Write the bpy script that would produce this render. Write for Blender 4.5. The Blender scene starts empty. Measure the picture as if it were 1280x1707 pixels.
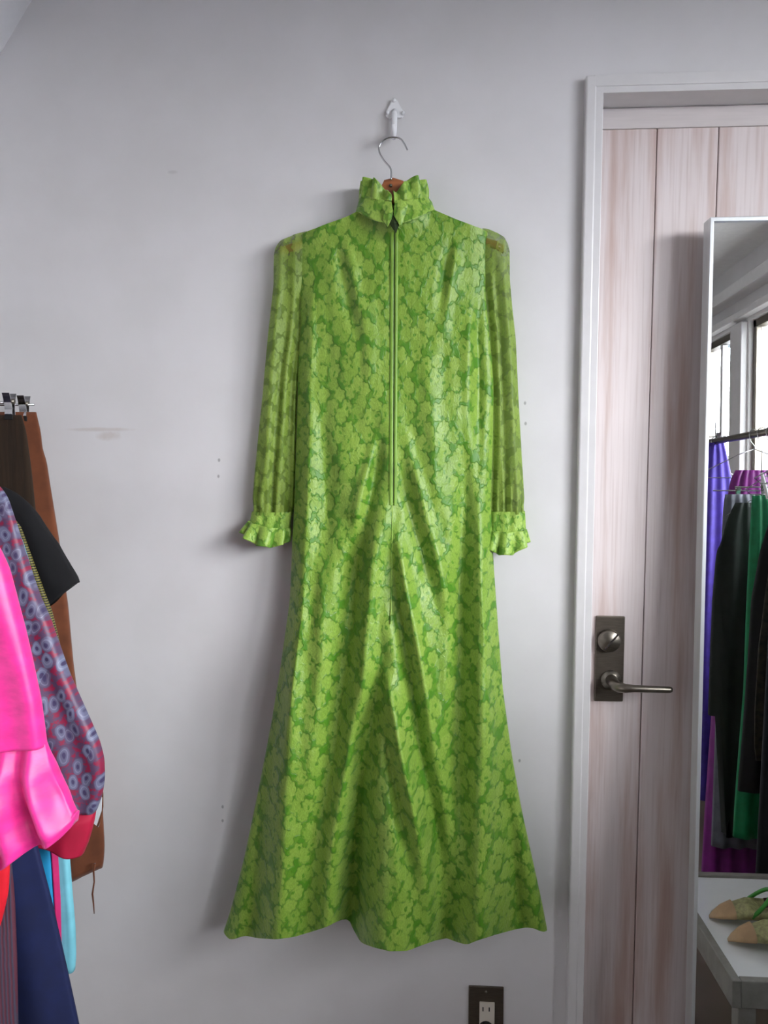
import bpy, math, random
from mathutils import Vector, Matrix, noise
random.seed(7)
C = bpy.context.scene
COL = C.collection
PI = math.pi

# ------------------------------------------------------------------ camera
F = 1300.0; W, H = 1280.0, 1707.0
CAM = Vector((0.0, -1.45, 1.42))
PSI = math.radians(3.5); PHI = math.radians(4.7)
fwd = Vector((-math.sin(PSI)*math.cos(PHI), math.cos(PSI)*math.cos(PHI), -math.sin(PHI)))
rgt = Vector((math.cos(PSI), math.sin(PSI), 0))
upv = rgt.cross(fwd)
cd = bpy.data.cameras.new('camera'); cam = bpy.data.objects.new('camera', cd); COL.objects.link(cam)
cd.sensor_fit = 'HORIZONTAL'; cd.sensor_width = 36; cd.lens = F*36/W; cd.clip_start = 0.02; cd.clip_end = 200
cam.matrix_world = Matrix((( rgt.x, upv.x, -fwd.x, CAM.x), (rgt.y, upv.y, -fwd.y, CAM.y),
                           (rgt.z, upv.z, -fwd.z, CAM.z), (0, 0, 0, 1)))
C.camera = cam
C.view_settings.view_transform = 'Standard'; C.view_settings.look = 'None'
C.view_settings.gamma = 1; C.view_settings.use_curve_mapping = False
C.view_settings.exposure = 0.0

# ------------------------------------------------------------------ daylight: overcast sky through the windows
world = bpy.data.worlds.new('world'); C.world = world; world.use_nodes = True
wn = world.node_tree.nodes; wl = world.node_tree.links
wn['Background'].inputs[0].default_value = (0.93, 0.955, 1.0, 1)
wn['Background'].inputs[1].default_value = 45.0
RX = 1.69                                   # right (window) wall
WIN_Z0, WIN_Z1 = 1.24, 2.26
BAYS = [(-0.85, -1.84), (-1.92, -2.93), (-3.13, -3.70)]
for a, b in BAYS:                            # portals only steer sampling of the sky
    ld = bpy.data.lights.new('window_portal', 'AREA'); ld.shape = 'RECTANGLE'
    ld.size = WIN_Z1-WIN_Z0; ld.size_y = abs(b-a)
    ld.cycles.is_portal = True
    lo = bpy.data.objects.new('window_portal', ld); COL.objects.link(lo)
    lo.location = (RX+0.11, (a+b)/2, (WIN_Z0+WIN_Z1)/2); lo.rotation_euler = (0, math.radians(90), 0)

# ------------------------------------------------------------------ helpers
def ray(px, py):
    return (fwd*F + rgt*(px-W/2) - upv*(py-H/2)).normalized()
def at(px, py, Y):
    """world point seen at that place of the photograph when it stands at depth Y"""
    d = ray(px, py); t = (Y-CAM.y)/d.y
    return CAM + d*t
MIR_TILT = math.radians(1.6)
MIR_P = Vector((0.7, -0.078, 0.0)); MIR_N = Vector((0, -math.cos(MIR_TILT), math.sin(MIR_TILT)))
def mir_at(px, py, Y):
    """world point behind the camera that the leaning mirror shows at that place"""
    d = ray(px, py); t = (MIR_P-CAM).dot(MIR_N)/d.dot(MIR_N); p = CAM+d*t
    r = d - 2*d.dot(MIR_N)*MIR_N
    return p + r*((Y-p.y)/r.y)

def s2l(c):
    return tuple(((v/255)/12.92 if v/255 <= .04045 else ((v/255+.055)/1.055)**2.4) for v in c)+(1,)

class NT:
    def __init__(s, name):
        s.m = bpy.data.materials.new(name); s.m.use_nodes = True
        s.n = s.m.node_tree.nodes; s.l = s.m.node_tree.links; s.b = s.n['Principled BSDF']; s.out = s.n['Material Output']
    def node(s, t, **k):
        o = s.n.new(t)
        for a, v in k.items(): setattr(o, a, v)
        return o
    def put(s, inp, v):
        if hasattr(v, 'is_output') or isinstance(v, bpy.types.NodeSocket): s.l.new(v, inp)
        else: inp.default_value = v
    def math(s, op, a, b=None, c=None, clamp=False):
        o = s.node('ShaderNodeMath', operation=op, use_clamp=clamp)
        s.put(o.inputs[0], a)
        if b is not None: s.put(o.inputs[1], b)
        if c is not None: s.put(o.inputs[2], c)
        return o.outputs[0]
    def ramp(s, v, a, b, smooth=True):
        o = s.node('ShaderNodeMapRange', interpolation_type='SMOOTHSTEP' if smooth else 'LINEAR')
        s.put(o.inputs['Value'], v); s.put(o.inputs['From Min'], a); s.put(o.inputs['From Max'], b)
        return o.outputs['Result']
    def mix(s, f, a, b, mode='MIX'):
        o = s.node('ShaderNodeMix', data_type='RGBA', blend_type=mode)
        s.put(o.inputs[0], f); s.put(o.inputs[6], a); s.put(o.inputs[7], b)
        return o.outputs[2]
    def coords(s, kind='Object', scale=(1, 1, 1), rot=(0, 0, 0)):
        t = s.node('ShaderNodeTexCoord'); mp = s.node('ShaderNodeMapping')
        mp.inputs['Scale'].default_value = scale; mp.inputs['Rotation'].default_value = rot
        s.l.new(t.outputs[kind], mp.inputs[0]); return mp.outputs[0]
    def noise(s, co, scale, detail=3, rough=.55):
        o = s.node('ShaderNodeTexNoise'); s.l.new(co, o.inputs['Vector'])
        o.inputs['Scale'].default_value = scale; o.inputs['Detail'].default_value = detail; o.inputs['Roughness'].default_value = rough
        return o.outputs[0]
    def bump(s, h, strength=.3, dist=.002):
        o = s.node('ShaderNodeBump'); o.inputs['Strength'].default_value = strength; o.inputs['Distance'].default_value = dist
        s.put(o.inputs['Height'], h); s.l.new(o.outputs[0], s.b.inputs['Normal']); return o.outputs[0]

def simple(name, rgb, rough=.6, metal=0, var=.12, nscale=30, bump=.1, sheen=0, stretch=(1, 1, 1), coat=0):
    t = NT(name); co = t.coords('Object', stretch)
    n = t.noise(co, nscale, 4)
    c = s2l(rgb); d = tuple(x*(1-var*2) for x in c[:3])+(1,)
    t.put(t.b.inputs['Base Color'], t.mix(t.ramp(n, .3, .7), d, c))
    t.b.inputs['Roughness'].default_value = rough; t.b.inputs['Metallic'].default_value = metal
    if sheen: t.b.inputs['Sheen Weight'].default_value = sheen; t.b.inputs['Sheen Roughness'].default_value = .4
    if coat: t.b.inputs['Coat Weight'].default_value = coat
    if bump: t.bump(n, bump, .003)
    return t.m

# ------------------------------------------------------------------ materials
def mat_wall():
    t = NT('painted_plaster'); co = t.coords('Object')
    n = t.noise(co, 6, 4); f = t.noise(co, 160, 3)
    col = t.mix(t.ramp(n, .3, .7), s2l((211, 209, 209)), s2l((217, 215, 216)))
    t.put(t.b.inputs['Base Color'], col); t.b.inputs['Roughness'].default_value = .75
    t.bump(f, .06, .001); return t
def mat_wall_marked():
    t = mat_wall(); base = t.b.inputs['Base Color'].links[0].from_socket
    tc = t.node('ShaderNodeTexCoord'); sp = t.node('ShaderNodeSeparateXYZ'); t.l.new(tc.outputs['Object'], sp.inputs[0])
    def blob(px, py, wx, wz):
        p = at(px, py, 0)
        a = t.math('DIVIDE', t.math('SUBTRACT', sp.outputs[0], p.x), wx)
        b = t.math('DIVIDE', t.math('SUBTRACT', sp.outputs[2], p.z), wz)
        return t.math('ADD', t.math('MULTIPLY', a, a), t.math('MULTIPLY', b, b))
    co = t.coords('Object'); nz = t.noise(co, 45, 4); nz2 = t.noise(co, 25, 5)
    # old tape smudge
    s1 = t.math('ADD', blob(168, 716, .075, .005), t.math('MULTIPLY', nz, .9))
    s2 = t.math('ADD', blob(180, 726, .028, .013), t.math('MULTIPLY', nz, 1.4))
    m = t.math('MAXIMUM', t.ramp(s1, 1.5, .4), t.ramp(s2, 1.6, .6))
    base = t.mix(t.math('MULTIPLY', m, .38), base, s2l((176, 160, 146)))
    s3 = t.math('ADD', blob(288, 287, .012, .004), t.math('MULTIPLY', nz2, .9))
    base = t.mix(t.math('MULTIPLY', t.ramp(s3, 1.5, .5), .18), base, s2l((120, 118, 116)))
    # nail nicks
    nick = None
    for (x, y) in [(365, 767), (364, 794), (875, 672), (876, 706), (371, 1345), (371, 1368), (866, 1268)]:
        k = t.ramp(t.math('ADD', blob(x, y, .0028, .0040), t.math('MULTIPLY', nz2, .8)), 1.6, .5)
        nick = k if nick is None else t.math('MAXIMUM', nick, k)
    base = t.mix(t.math('MULTIPLY', nick, .5), base, s2l((70, 68, 66)))
    t.put(t.b.inputs['Base Color'], base); return t.m

def mat_lace(name, sheer=False, dark=(72, 130, 20), light=(140, 171, 68), mid=(108, 150, 42)):
    t = NT(name)
    tc = t.node('ShaderNodeUVMap')
    wob = t.node('ShaderNodeTexNoise'); wob.inputs['Scale'].default_value = 34; t.l.new(tc.outputs[0], wob.inputs['Vector'])
    wv = t.node('ShaderNodeVectorMath', operation='SCALE'); wsub = t.node('ShaderNodeVectorMath', operation='SUBTRACT')
    t.l.new(wob.outputs[1], wsub.inputs[0]); wsub.inputs[1].default_value = (.5, .5, .5)
    t.l.new(wsub.outputs[0], wv.inputs[0]); wv.inputs['Scale'].default_value = .014
    wa = t.node('ShaderNodeVectorMath', operation='ADD'); t.l.new(tc.outputs[0], wa.inputs[0]); t.l.new(wv.outputs[0], wa.inputs[1])
    uv = wa.outputs[0]
    def flowers(sx, sy, petals, r0, dr, rnd, off, rot=0):
        mp0 = t.node('ShaderNodeMapping'); mp0.inputs['Scale'].default_value = (sx, sy, 1); mp0.inputs['Location'].default_value = (off, off*.7, 0)
        mp = t.node('ShaderNodeMapping'); mp.inputs['Rotation'].default_value = (0, 0, rot)
        t.l.new(uv, mp0.inputs[0]); t.l.new(mp0.outputs[0], mp.inputs[0])
        v = t.node('ShaderNodeTexVoronoi', voronoi_dimensions='2D', feature='F1'); v.inputs['Scale'].default_value = 1; v.inputs['Randomness'].default_value = rnd
        t.l.new(mp.outputs[0], v.inputs['Vector'])
        sb = t.node('ShaderNodeVectorMath', operation='SUBTRACT'); t.l.new(mp.outputs[0], sb.inputs[0]); t.l.new(v.outputs['Position'], sb.inputs[1])
        s = t.node('ShaderNodeSeparateXYZ'); t.l.new(sb.outputs[0], s.inputs[0])
        ang = t.math('ARCTAN2', s.outputs[1], s.outputs[0]); cs = t.node('ShaderNodeSeparateColor'); t.l.new(v.outputs['Color'], cs.inputs[0])
        ph = t.math('MULTIPLY', cs.outputs[0], 6.28)
        pet = t.math('COSINE', t.math('ADD', t.math('MULTIPLY', ang, petals), ph))
        rad = t.math('ADD', r0, t.math('MULTIPLY', pet, dr))
        d = v.outputs['Distance']
        inside = t.math('SUBTRACT', rad, d)
        rim = t.ramp(t.math('ABSOLUTE', inside), .07, 0)
        mask = t.ramp(inside, -.06, .10)
        ring = t.math('COSINE', t.math('MULTIPLY', d, 38))
        return mask, rim, ring, cs.outputs[1]
    m1, r1, g1, c1 = flowers(54, 37, 7, .53, .05, .6, 0, .72)
    m2, r2, g2, c2 = flowers(95, 62, 4, .40, .08, .9, 3.3)
    m3, r3, g3, c3 = flowers(80, 52, 2, .20, .06, .9, 7.7, .6)
    mpf = t.node('ShaderNodeMapping'); mpf.inputs['Rotation'].default_value = (0, 0, .45); mpf.inputs['Scale'].default_value = (1.6, .45, 1); t.l.new(tc.outputs[0], mpf.inputs[0])
    sheen_streak = t.noise(mpf.outputs[0], 420, 2)
    col = t.mix(t.math('MULTIPLY', m2, .55), s2l(dark), s2l(mid))
    flow = t.mix(t.math('MULTIPLY', c1, .6), s2l(light), s2l(mid))
    col = t.mix(m1, col, flow)
    col = t.mix(t.math('MULTIPLY', m3, t.ramp(c3, .35, .6)), col, s2l(tuple(v*.9+w*.1 for v, w in zip(dark, mid))))
    col = t.mix(t.math('MULTIPLY', r1, .30), col, s2l(tuple(v*.62 for v in mid)))
    col = t.mix(t.math('MULTIPLY', t.ramp(g1, .2, 1), t.math('MULTIPLY', m1, .22)), col, s2l(tuple(min(255, v*1.12) for v in light)))
    col = t.mix(t.math('MULTIPLY', t.ramp(sheen_streak, .35, .7), .35), col, s2l(tuple(v*.75 for v in mid)))  # slanted sheen streaks painted into the lace colour
    t.put(t.b.inputs['Base Color'], col)
    t.b.inputs['Roughness'].default_value = .42; t.b.inputs['Sheen Weight'].default_value = .15
    t.b.inputs['Specular IOR Level'].default_value = .35
    h = t.math('ADD', t.math('ADD', t.math('MULTIPLY', m1, .7), t.math('MULTIPLY', m2, .3)), t.math('ADD', t.math('MULTIPLY', r1, .35), t.math('MULTIPLY', sheen_streak, .25)))
    t.bump(h, .55, .0016)
    if sheer:
        tr = t.node('ShaderNodeBsdfTransparent'); tl = t.node('ShaderNodeBsdfTranslucent'); t.put(tl.inputs[0], col)
        a = t.node('ShaderNodeMixShader'); a.inputs[0].default_value = .35; t.l.new(t.b.outputs[0], a.inputs[1]); t.l.new(tl.outputs[0], a.inputs[2])
        su = t.node('ShaderNodeSeparateXYZ'); t.l.new(tc.outputs[0], su.inputs[0])
        sh = t.math('MULTIPLY', t.ramp(su.outputs[1], at(480, 500, -.03).z, at(480, 412, -.03).z), .22)
        fac = t.math('ADD', sh, t.math('SUBTRACT', .27, t.math('MULTIPLY', m1, .12)))
        b = t.node('ShaderNodeMixShader'); t.put(b.inputs[0], fac); t.l.new(a.outputs[0], b.inputs[1]); t.l.new(tr.outputs[0], b.inputs[2])
        t.l.new(b.outputs[0], t.out.inputs[0])
    return t.m

def mat_wood_white():
    t = NT('whitewashed_planks'); co = t.coords('Object', (9, 9, .55))
    n = t.noise(co, 2.2, 5, .6); g = t.noise(t.coords('Object', (60, 60, 1.4)), 3, 4)
    oi = t.node('ShaderNodeObjectInfo')
    col = t.mix(t.ramp(n, .44, .70), s2l((224, 214, 213)), s2l((190, 162, 152)))
    col = t.mix(t.math('MULTIPLY', t.ramp(g, .45, .75), .28), col, s2l((158, 132, 122)))
    col = t.mix(t.math('MULTIPLY', oi.outputs['Random'], .15), col, s2l((176, 158, 150)))
    t.put(t.b.inputs['Base Color'], col); t.b.inputs['Roughness'].default_value = .55
    t.bump(g, .12, .001); return t.m

def mat_paisley():
    t = NT('paisley_print'); tc = t.node('ShaderNodeUVMap')
    w = t.noise(tc.outputs[0], 22, 2)
    mp = t.node('ShaderNodeMapping'); mp.inputs['Scale'].default_value = (52, 34, 1); mp.inputs['Rotation'].default_value = (0, 0, .5); t.l.new(tc.outputs[0], mp.inputs[0])
    ad = t.node('ShaderNodeVectorMath', operation='ADD'); t.l.new(mp.outputs[0], ad.inputs[0])
    sc = t.node('ShaderNodeVectorMath', operation='SCALE'); sc.inputs['Scale'].default_value = .9
    nn = t.node('ShaderNodeTexNoise'); nn.inputs['Scale'].default_value = 26; t.l.new(tc.outputs[0], nn.inputs['Vector'])
    t.l.new(nn.outputs[1], sc.inputs[0]); t.l.new(sc.outputs[0], ad.inputs[1])
    v = t.node('ShaderNodeTexVoronoi', voronoi_dimensions='2D'); v.inputs['Scale'].default_value = 1; v.inputs['Randomness'].default_value = .8
    t.l.new(ad.outputs[0], v.inputs['Vector']); d = v.outputs['Distance']
    cs = t.node('ShaderNodeSeparateColor'); t.l.new(v.outputs['Color'], cs.inputs[0])
    motif = t.mix(cs.outputs[0], s2l((92, 84, 112)), s2l((112, 118, 146)))
    col = t.mix(t.ramp(d, .36, .46), motif, s2l((88, 66, 96)))
    ring = t.ramp(t.math('ABSOLUTE', t.math('SUBTRACT', d, .27)), .05, 0)
    col = t.mix(t.math('MULTIPLY', ring, .35), col, s2l((160, 162, 186)))
    core = t.ramp(d, .17, .10)
    col = t.mix(core, col, s2l((66, 58, 94)))
    n3 = t.noise(tc.outputs[0], 110, 3)
    red = t.math('MULTIPLY', t.ramp(n3, .47, .57), t.ramp(d, .36, .52))
    col = t.mix(red, col, s2l((140, 34, 68)))
    t.put(t.b.inputs['Base Color'], col); t.b.inputs['Roughness'].default_value = .5; t.bump(n3, .15, .001)
    return t.m

def mat_striped(name, a, b, scale, axis=0, rough=.7):
    t = NT(name); tc = t.node('ShaderNodeUVMap'); s = t.node('ShaderNodeSeparateXYZ'); t.l.new(tc.outputs[0], s.inputs[0])
    n = t.noise(tc.outputs[0], 60, 3)
    w = t.math('SINE', t.math('ADD', t.math('MULTIPLY', s.outputs[axis], scale), t.math('MULTIPLY', n, 3)))
    t.put(t.b.inputs['Base Color'], t.mix(t.ramp(w, -.5, .5), s2l(a), s2l(b))); t.b.inputs['Roughness'].default_value = rough
    t.bump(w, .3, .002); return t.m

def mat_glass():
    t = NT('window_glass'); tr = t.node('ShaderNodeBsdfTransparent'); gl = t.node('ShaderNodeBsdfGlossy'); gl.inputs['Roughness'].default_value = .02
    m = t.node('ShaderNodeMixShader'); m.inputs[0].default_value = .05; t.l.new(tr.outputs[0], m.inputs[1]); t.l.new(gl.outputs[0], m.inputs[2])
    t.l.new(m.outputs[0], t.out.inputs[0]); return t.m

M = {}
M['wall'] = mat_wall().m
M['wall_marked'] = mat_wall_marked()
M['backwall'] = simple('grey_shop_wall', (108, 104, 100), .8, var=.03, bump=.03)
M['trim'] = simple('gloss_white_paint', (216, 214, 214), .38, var=.02, bump=.02)
M['ceiling'] = simple('ceiling_paint', (234, 234, 233), .8, var=.03, bump=.03)
M['floor'] = simple('pale_floor', (128, 114, 102), .35, var=.08, nscale=4, bump=.02)
M['planks'] = mat_wood_white()
M['planks_pale'] = simple('whitewashed_rail', (214, 206, 204), .5, var=.04, nscale=12, stretch=(.6, 8, 8), bump=.05)
M['zip'] = simple('green_zip_tape', (128, 170, 58), .45, sheen=.2, bump=.02)
M['lace'] = mat_lace('green_lace_lined')
M['lace_sheer'] = mat_lace('green_lace_sheer', True, dark=(128, 158, 56), light=(166, 194, 86), mid=(142, 176, 66))
M['lace_trim'] = mat_lace('green_lace_ruffle', False, dark=(88, 140, 36), light=(158, 190, 82), mid=(124, 168, 56))
M['lining'] = simple('green_lining', (110, 165, 50), .4, sheen=.2)
M['slit'] = simple('dark_slit', (38, 56, 16), .8)
M['wood'] = simple('varnished_wood', (176, 104, 60), .35, var=.15, nscale=8, stretch=(1, 6, 6), coat=.3)
M['steel'] = simple('polished_steel', (200, 200, 202), .18, 1, var=.03, bump=0)
M['satin'] = simple('satin_nickel', (128, 122, 112), .34, 1, var=.08, nscale=60, bump=.05, stretch=(1, 1, 12))
M['plate'] = simple('brushed_plate', (112, 104, 94), .42, .9, var=.1, nscale=60, bump=.05, stretch=(1, 1, 12))
M['plastic'] = simple('white_plastic', (236, 236, 238), .25, var=.02, bump=0)
M['socket'] = simple('ivory_plastic', (222, 214, 200), .35, var=.02, bump=0)
M['black'] = simple('black_hole', (16, 15, 14), .7, bump=0)
M['alu'] = simple('brushed_aluminium', (214, 218, 220), .35, .55, var=.04, nscale=60, bump=.03, stretch=(1, 1, .05))
M['glass'] = mat_glass()
M['mirror'] = simple('silvered_glass', (240, 243, 242), .0, 1, var=0, bump=0)
M['brown'] = simple('tan_suede', (114, 62, 34), .9, var=.18, nscale=18, sheen=.3)
M['darkbrown'] = simple('dark_brown_shade', (46, 30, 14), .95, var=.2, nscale=20, stretch=(8, 8, .5), bump=.4)  # dark tone stands for shade on the front of the suede skirt
M['blackcloth'] = simple('black_jersey', (14, 13, 17), .85, var=.15)
M['cyan'] = simple('pale_turquoise_cotton', (132, 214, 232), .65, var=.06)
M['blue'] = simple('bright_blue_cotton', (40, 160, 216), .65, var=.06)
M['magenta'] = simple('magenta_cotton', (212, 36, 112), .6, var=.08)
M['pink'] = simple('hot_pink_jacquard', (242, 52, 152), .42, var=.10, nscale=34, stretch=(1, 1, 2), bump=.2, sheen=.2)
M['crimson'] = simple('crimson_cotton', (184, 22, 62), .6, var=.08)
M['red'] = simple('scarlet_cotton', (226, 22, 44), .6, var=.08)
M['navy'] = simple('navy_twill', (14, 28, 76), .8, var=.12)
M['paisley'] = mat_paisley()
M['stripes'] = mat_striped('plum_striped_knit', (92, 44, 60), (68, 60, 78), 1300)
M['gold'] = mat_striped('gold_lame', (124, 116, 60), (46, 44, 28), 1500, 1, .35)
M['violet'] = simple('violet_blue_cotton', (64, 44, 150), .7, var=.15)
M['purple'] = simple('purple_satin', (128, 26, 128), .45, var=.12)
M['green'] = simple('emerald_cotton', (0, 128, 78), .6, var=.12)
M['grey'] = simple('charcoal_wool', (104, 106, 116), .8, var=.12)
M['darkgreen'] = simple('blackish_green_wool', (28, 36, 32), .85, var=.15)
M['brocade'] = simple('dark_brocade', (52, 44, 30), .6, var=.5, nscale=60)
M['snakeskin'] = simple('pale_olive_snakeskin', (176, 172, 120), .4, var=.2, nscale=120, bump=.3)
M['toetan'] = simple('tan_toe_leather', (196, 160, 120), .4, var=.1)
M['shoedark'] = simple('maroon_insole', (74, 22, 34), .6)
M['strap'] = simple('leaf_green_leather', (70, 160, 60), .4)
M['tabletop'] = simple('white_laminate', (246, 246, 248), .1, var=.01, bump=0)
M['tableedge'] = simple('weathered_table_edge', (150, 146, 140), .6, var=.1)
M['awning'] = simple('grey_awning_cloth', (120, 132, 140), .8)
M['ground'] = simple('asphalt', (92, 92, 92), .9, var=.1)

# ------------------------------------------------------------------ object helpers
def tag(o, label=None, cat=None, group=None, kind=None):
    if label: o['label'] = label
    if cat: o['category'] = cat
    if group: o['group'] = group
    if kind: o['kind'] = kind
    return o
def thing(name, label, cat, loc=(0, 0, 0), group=None):
    o = bpy.data.objects.new(name, None); COL.objects.link(o); o.location = loc; o.empty_display_size = .05
    return tag(o, label, cat, group)
def wloc(o):
    v = Vector((0, 0, 0))
    while o: v += Vector(o.location); o = o.parent
    return v
class MB:
    def __init__(s): s.v = []; s.f = []; s.uv = []
    def add(s, vs, fs):
        b = len(s.v); s.v += [tuple(v) for v in vs]; s.f += [tuple(i+b for i in f) for f in fs]; return s
    def box(s, x0, x1, y0, y1, z0, z1, bv=0.0):
        x0, x1 = sorted((x0, x1)); y0, y1 = sorted((y0, y1)); z0, z1 = sorted((z0, z1))
        bv = min(bv, (x1-x0)/2.2, (y1-y0)/2.2, (z1-z0)/2.2)
        if bv <= 0:
            vs = [(x, y, z) for x in (x0, x1) for y in (y0, y1) for z in (z0, z1)]
            return s.add(vs, [(0, 1, 3, 2), (4, 6, 7, 5), (0, 4, 5, 1), (2, 3, 7, 6), (0, 2, 6, 4), (1, 5, 7, 3)])
        import bmesh
        bm = bmesh.new(); bmesh.ops.create_cube(bm, size=1)
        for v in bm.verts:
            v.co = Vector((x0 if v.co.x < 0 else x1, y0 if v.co.y < 0 else y1, z0 if v.co.z < 0 else z1))
        bmesh.ops.bevel(bm, geom=bm.edges[:], offset=bv, segments=2, affect='EDGES', profile=.5)
        bm.verts.index_update()
        s.add([v.co[:] for v in bm.verts], [[v.index for v in f.verts] for f in bm.faces]); bm.free(); return s
    def tube(s, pts, r, n=10, caps=True):
        pts = [Vector(p) for p in pts]; rs = r if isinstance(r, (list, tuple)) else [r]*len(pts)
        b = len(s.v); up = None
        for i, p in enumerate(pts):
            d = (pts[min(i+1, len(pts)-1)]-pts[max(i-1, 0)]).normalized()
            if up is None:
                up = d.cross(Vector((0, 1, 0)) if abs(d.y) < .9 else Vector((1, 0, 0))).normalized()
            else: up = (up - d*up.dot(d)).normalized()
            w = d.cross(up)
            for k in range(n):
                a = 2*PI*k/n; s.v.append(tuple(p+(up*math.cos(a)+w*math.sin(a))*rs[i]))
        for i in range(len(pts)-1):
            for k in range(n):
                s.f.append((b+i*n+k, b+i*n+(k+1) % n, b+(i+1)*n+(k+1) % n, b+(i+1)*n+k))
        if caps:
            s.f.append(tuple(b+k for k in reversed(range(n)))); s.f.append(tuple(b+(len(pts)-1)*n+k for k in range(n)))
        return s
    def grid(s, rows, closed=False, uvf=None):
        b = len(s.v); n = len(rows[0])
        for r in rows: s.v += [tuple(p) for p in r]
        for i in range(len(rows)-1):
            for k in range(n if closed else n-1):
                k2 = (k+1) % n
                s.f.append((b+i*n+k, b+i*n+k2, b+(i+1)*n+k2, b+(i+1)*n+k))
        return s
    def prism(s, poly, y0, y1):
        """outline in x,z given a real depth y0..y1"""
        n = len(poly)
        vs = [(p[0], y0, p[1]) for p in poly]+[(p[0], y1, p[1]) for p in poly]
        fs = [tuple(range(n)), tuple(reversed(range(n, 2*n)))]+[(i, i+n, (i+1) % n+n, (i+1) % n) for i in range(n)]
        return s.add(vs, fs)
    def build(s, name, mat, parent=None, smooth=False, uvfn=None, origin=None):
        off = wloc(parent) if parent else Vector(origin or (0, 0, 0))
        me = bpy.data.meshes.new(name)
        me.from_pydata([(v[0]-off.x, v[1]-off.y, v[2]-off.z) for v in s.v], [], s.f); me.update()
        import bmesh
        bm = bmesh.new(); bm.from_mesh(me); bmesh.ops.recalc_face_normals(bm, faces=bm.faces); bm.to_mesh(me); bm.free()
        if smooth:
            me.polygons.foreach_set('use_smooth', [True]*len(me.polygons))
        uvl = me.uv_layers.new(name='UVMap')
        fn = uvfn or (lambda v: (v[0], v[2]))
        ll = [0]*len(me.loops); me.loops.foreach_get('vertex_index', ll)
        flat = []
        uvc = [fn(v) for v in s.v]
        for i in ll: flat += uvc[i]
        uvl.data.foreach_set('uv', flat)
        me.materials.append(mat)
        o = bpy.data.objects.new(name, me); COL.objects.link(o)
        if parent: o.parent = parent
        else: o.location = off
        return o
def struct(name, mb, mat, label=None, smooth=False, parent=None):
    o = mb.build(name, mat, parent, smooth); 
    if parent is None: o['kind'] = 'structure'; tag(o, label, name.split('_')[0])
    return o
def sstep(a, b, x):
    t = max(0., min(1., (x-a)/(b-a))) if a != b else float(x > a)
    return t*t*(3-2*t)
def interp(tab, y):
    """piecewise (smooth) lookup in [(y, v...), ...]"""
    if y <= tab[0][0]: return tab[0][1:]
    for a, b in zip(tab, tab[1:]):
        if y <= b[0]:
            t = (y-a[0])/(b[0]-a[0]); return tuple(p+(q-p)*t for p, q in zip(a[1:], b[1:]))
    return tab[-1][1:]
def smooth_tab(tab, it=2):
    """resample a coarse outline table into a smooth one"""
    ys = [tab[0][0]+(tab[-1][0]-tab[0][0])*i/90 for i in range(91)]
    vals = [list(interp(tab, y)) for y in ys]
    for _ in range(it*2):
        nv = [v[:] for v in vals]
        for i in range(1, 90):
            for k in range(len(vals[0])): nv[i][k] = (vals[i-1][k]+2*vals[i][k]+vals[i+1][k])/4
        vals = nv
    return [(y,)+tuple(v) for y, v in zip(ys, vals)]

# ================================================================== THE ROOM
LX, BY, CZ = -1.30, -4.75, 2.62
# door opening in the front wall
d0 = at(994, 700, -.016).x-.012; DX1 = d0+0.80; DZ = at(1010, 150, 0).z
mb = MB()
mb.box(LX-.1, d0, 0, .16, 0, CZ); mb.box(DX1, RX+.1, 0, .16, 0, CZ); mb.box(d0, DX1, 0, .16, DZ, CZ)
struct('wall_front', mb, M['wall_marked'], 'white painted wall the green dress hangs on')
struct('wall_left', MB().box(LX-.1, LX, BY, 0, 0, CZ), M['wall'], 'white side wall left of the hanging clothes')
struct('wall_back', MB().box(LX-.1, RX+.1, BY-.1, BY, 0, CZ), M['backwall'], 'grey wall behind the camera')
mb = MB()
mb.box(RX, RX+.12, BY, 0, 0, WIN_Z0); mb.box(RX, RX+.12, BY, 0, WIN_Z1, CZ)
ys = [0]+[v for b in BAYS for v in b]+[BY]
for a, b in zip(ys[0::2], ys[1::2]): mb.box(RX, RX+.12, b, a, WIN_Z0, WIN_Z1)
struct('wall_right', mb, M['wall'], 'white wall with the windows seen in the mirror')
struct('floor', MB().box(LX-.1, RX+.12, BY-.1, .16, -.08, 0), M['floor'], 'pale grey shop floor')
struct('ceiling', MB().box(LX-.1, RX+.12, BY-.1, .16, CZ, CZ+.08), M['ceiling'], 'off white flat ceiling')
struct('baseboard_front', MB().box(LX, d0-.045, -.012, 0, 0, .07, .003), M['trim'], 'white skirting under the dress wall')
# boxing above the windows: stepped white trim
struct('trim_2', MB().box(RX-.09, RX, BY, 0, WIN_Z1+.14, WIN_Z1+.20, .004), M['trim'], 'narrow white ledge high above the windows')
struct('trim_3', MB().box(RX-.05, RX, BY, 0, WIN_Z1+.02, WIN_Z1+.06, .004), M['trim'], 'white ledge just above the windows')
# sloping white boxing in the upper left corner
pa, pb = at(41, -6, -.02), at(-6, 74, -.02)
dx, dz = pb.x-pa.x, pb.z-pa.z
top = (pa.x-dx*(CZ-pa.z)/(-dz), CZ) if dz else (pa.x, CZ)
top = (pa.x + dx/dz*(CZ-pa.z), CZ)
low = (LX, pa.z + dz/dx*(LX-pa.x))
mb = MB().prism([(LX, CZ), top, low], -.16, 0)
struct('trim_4', mb, M['plastic'], 'sloping white boxing in the top left corner')
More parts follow.
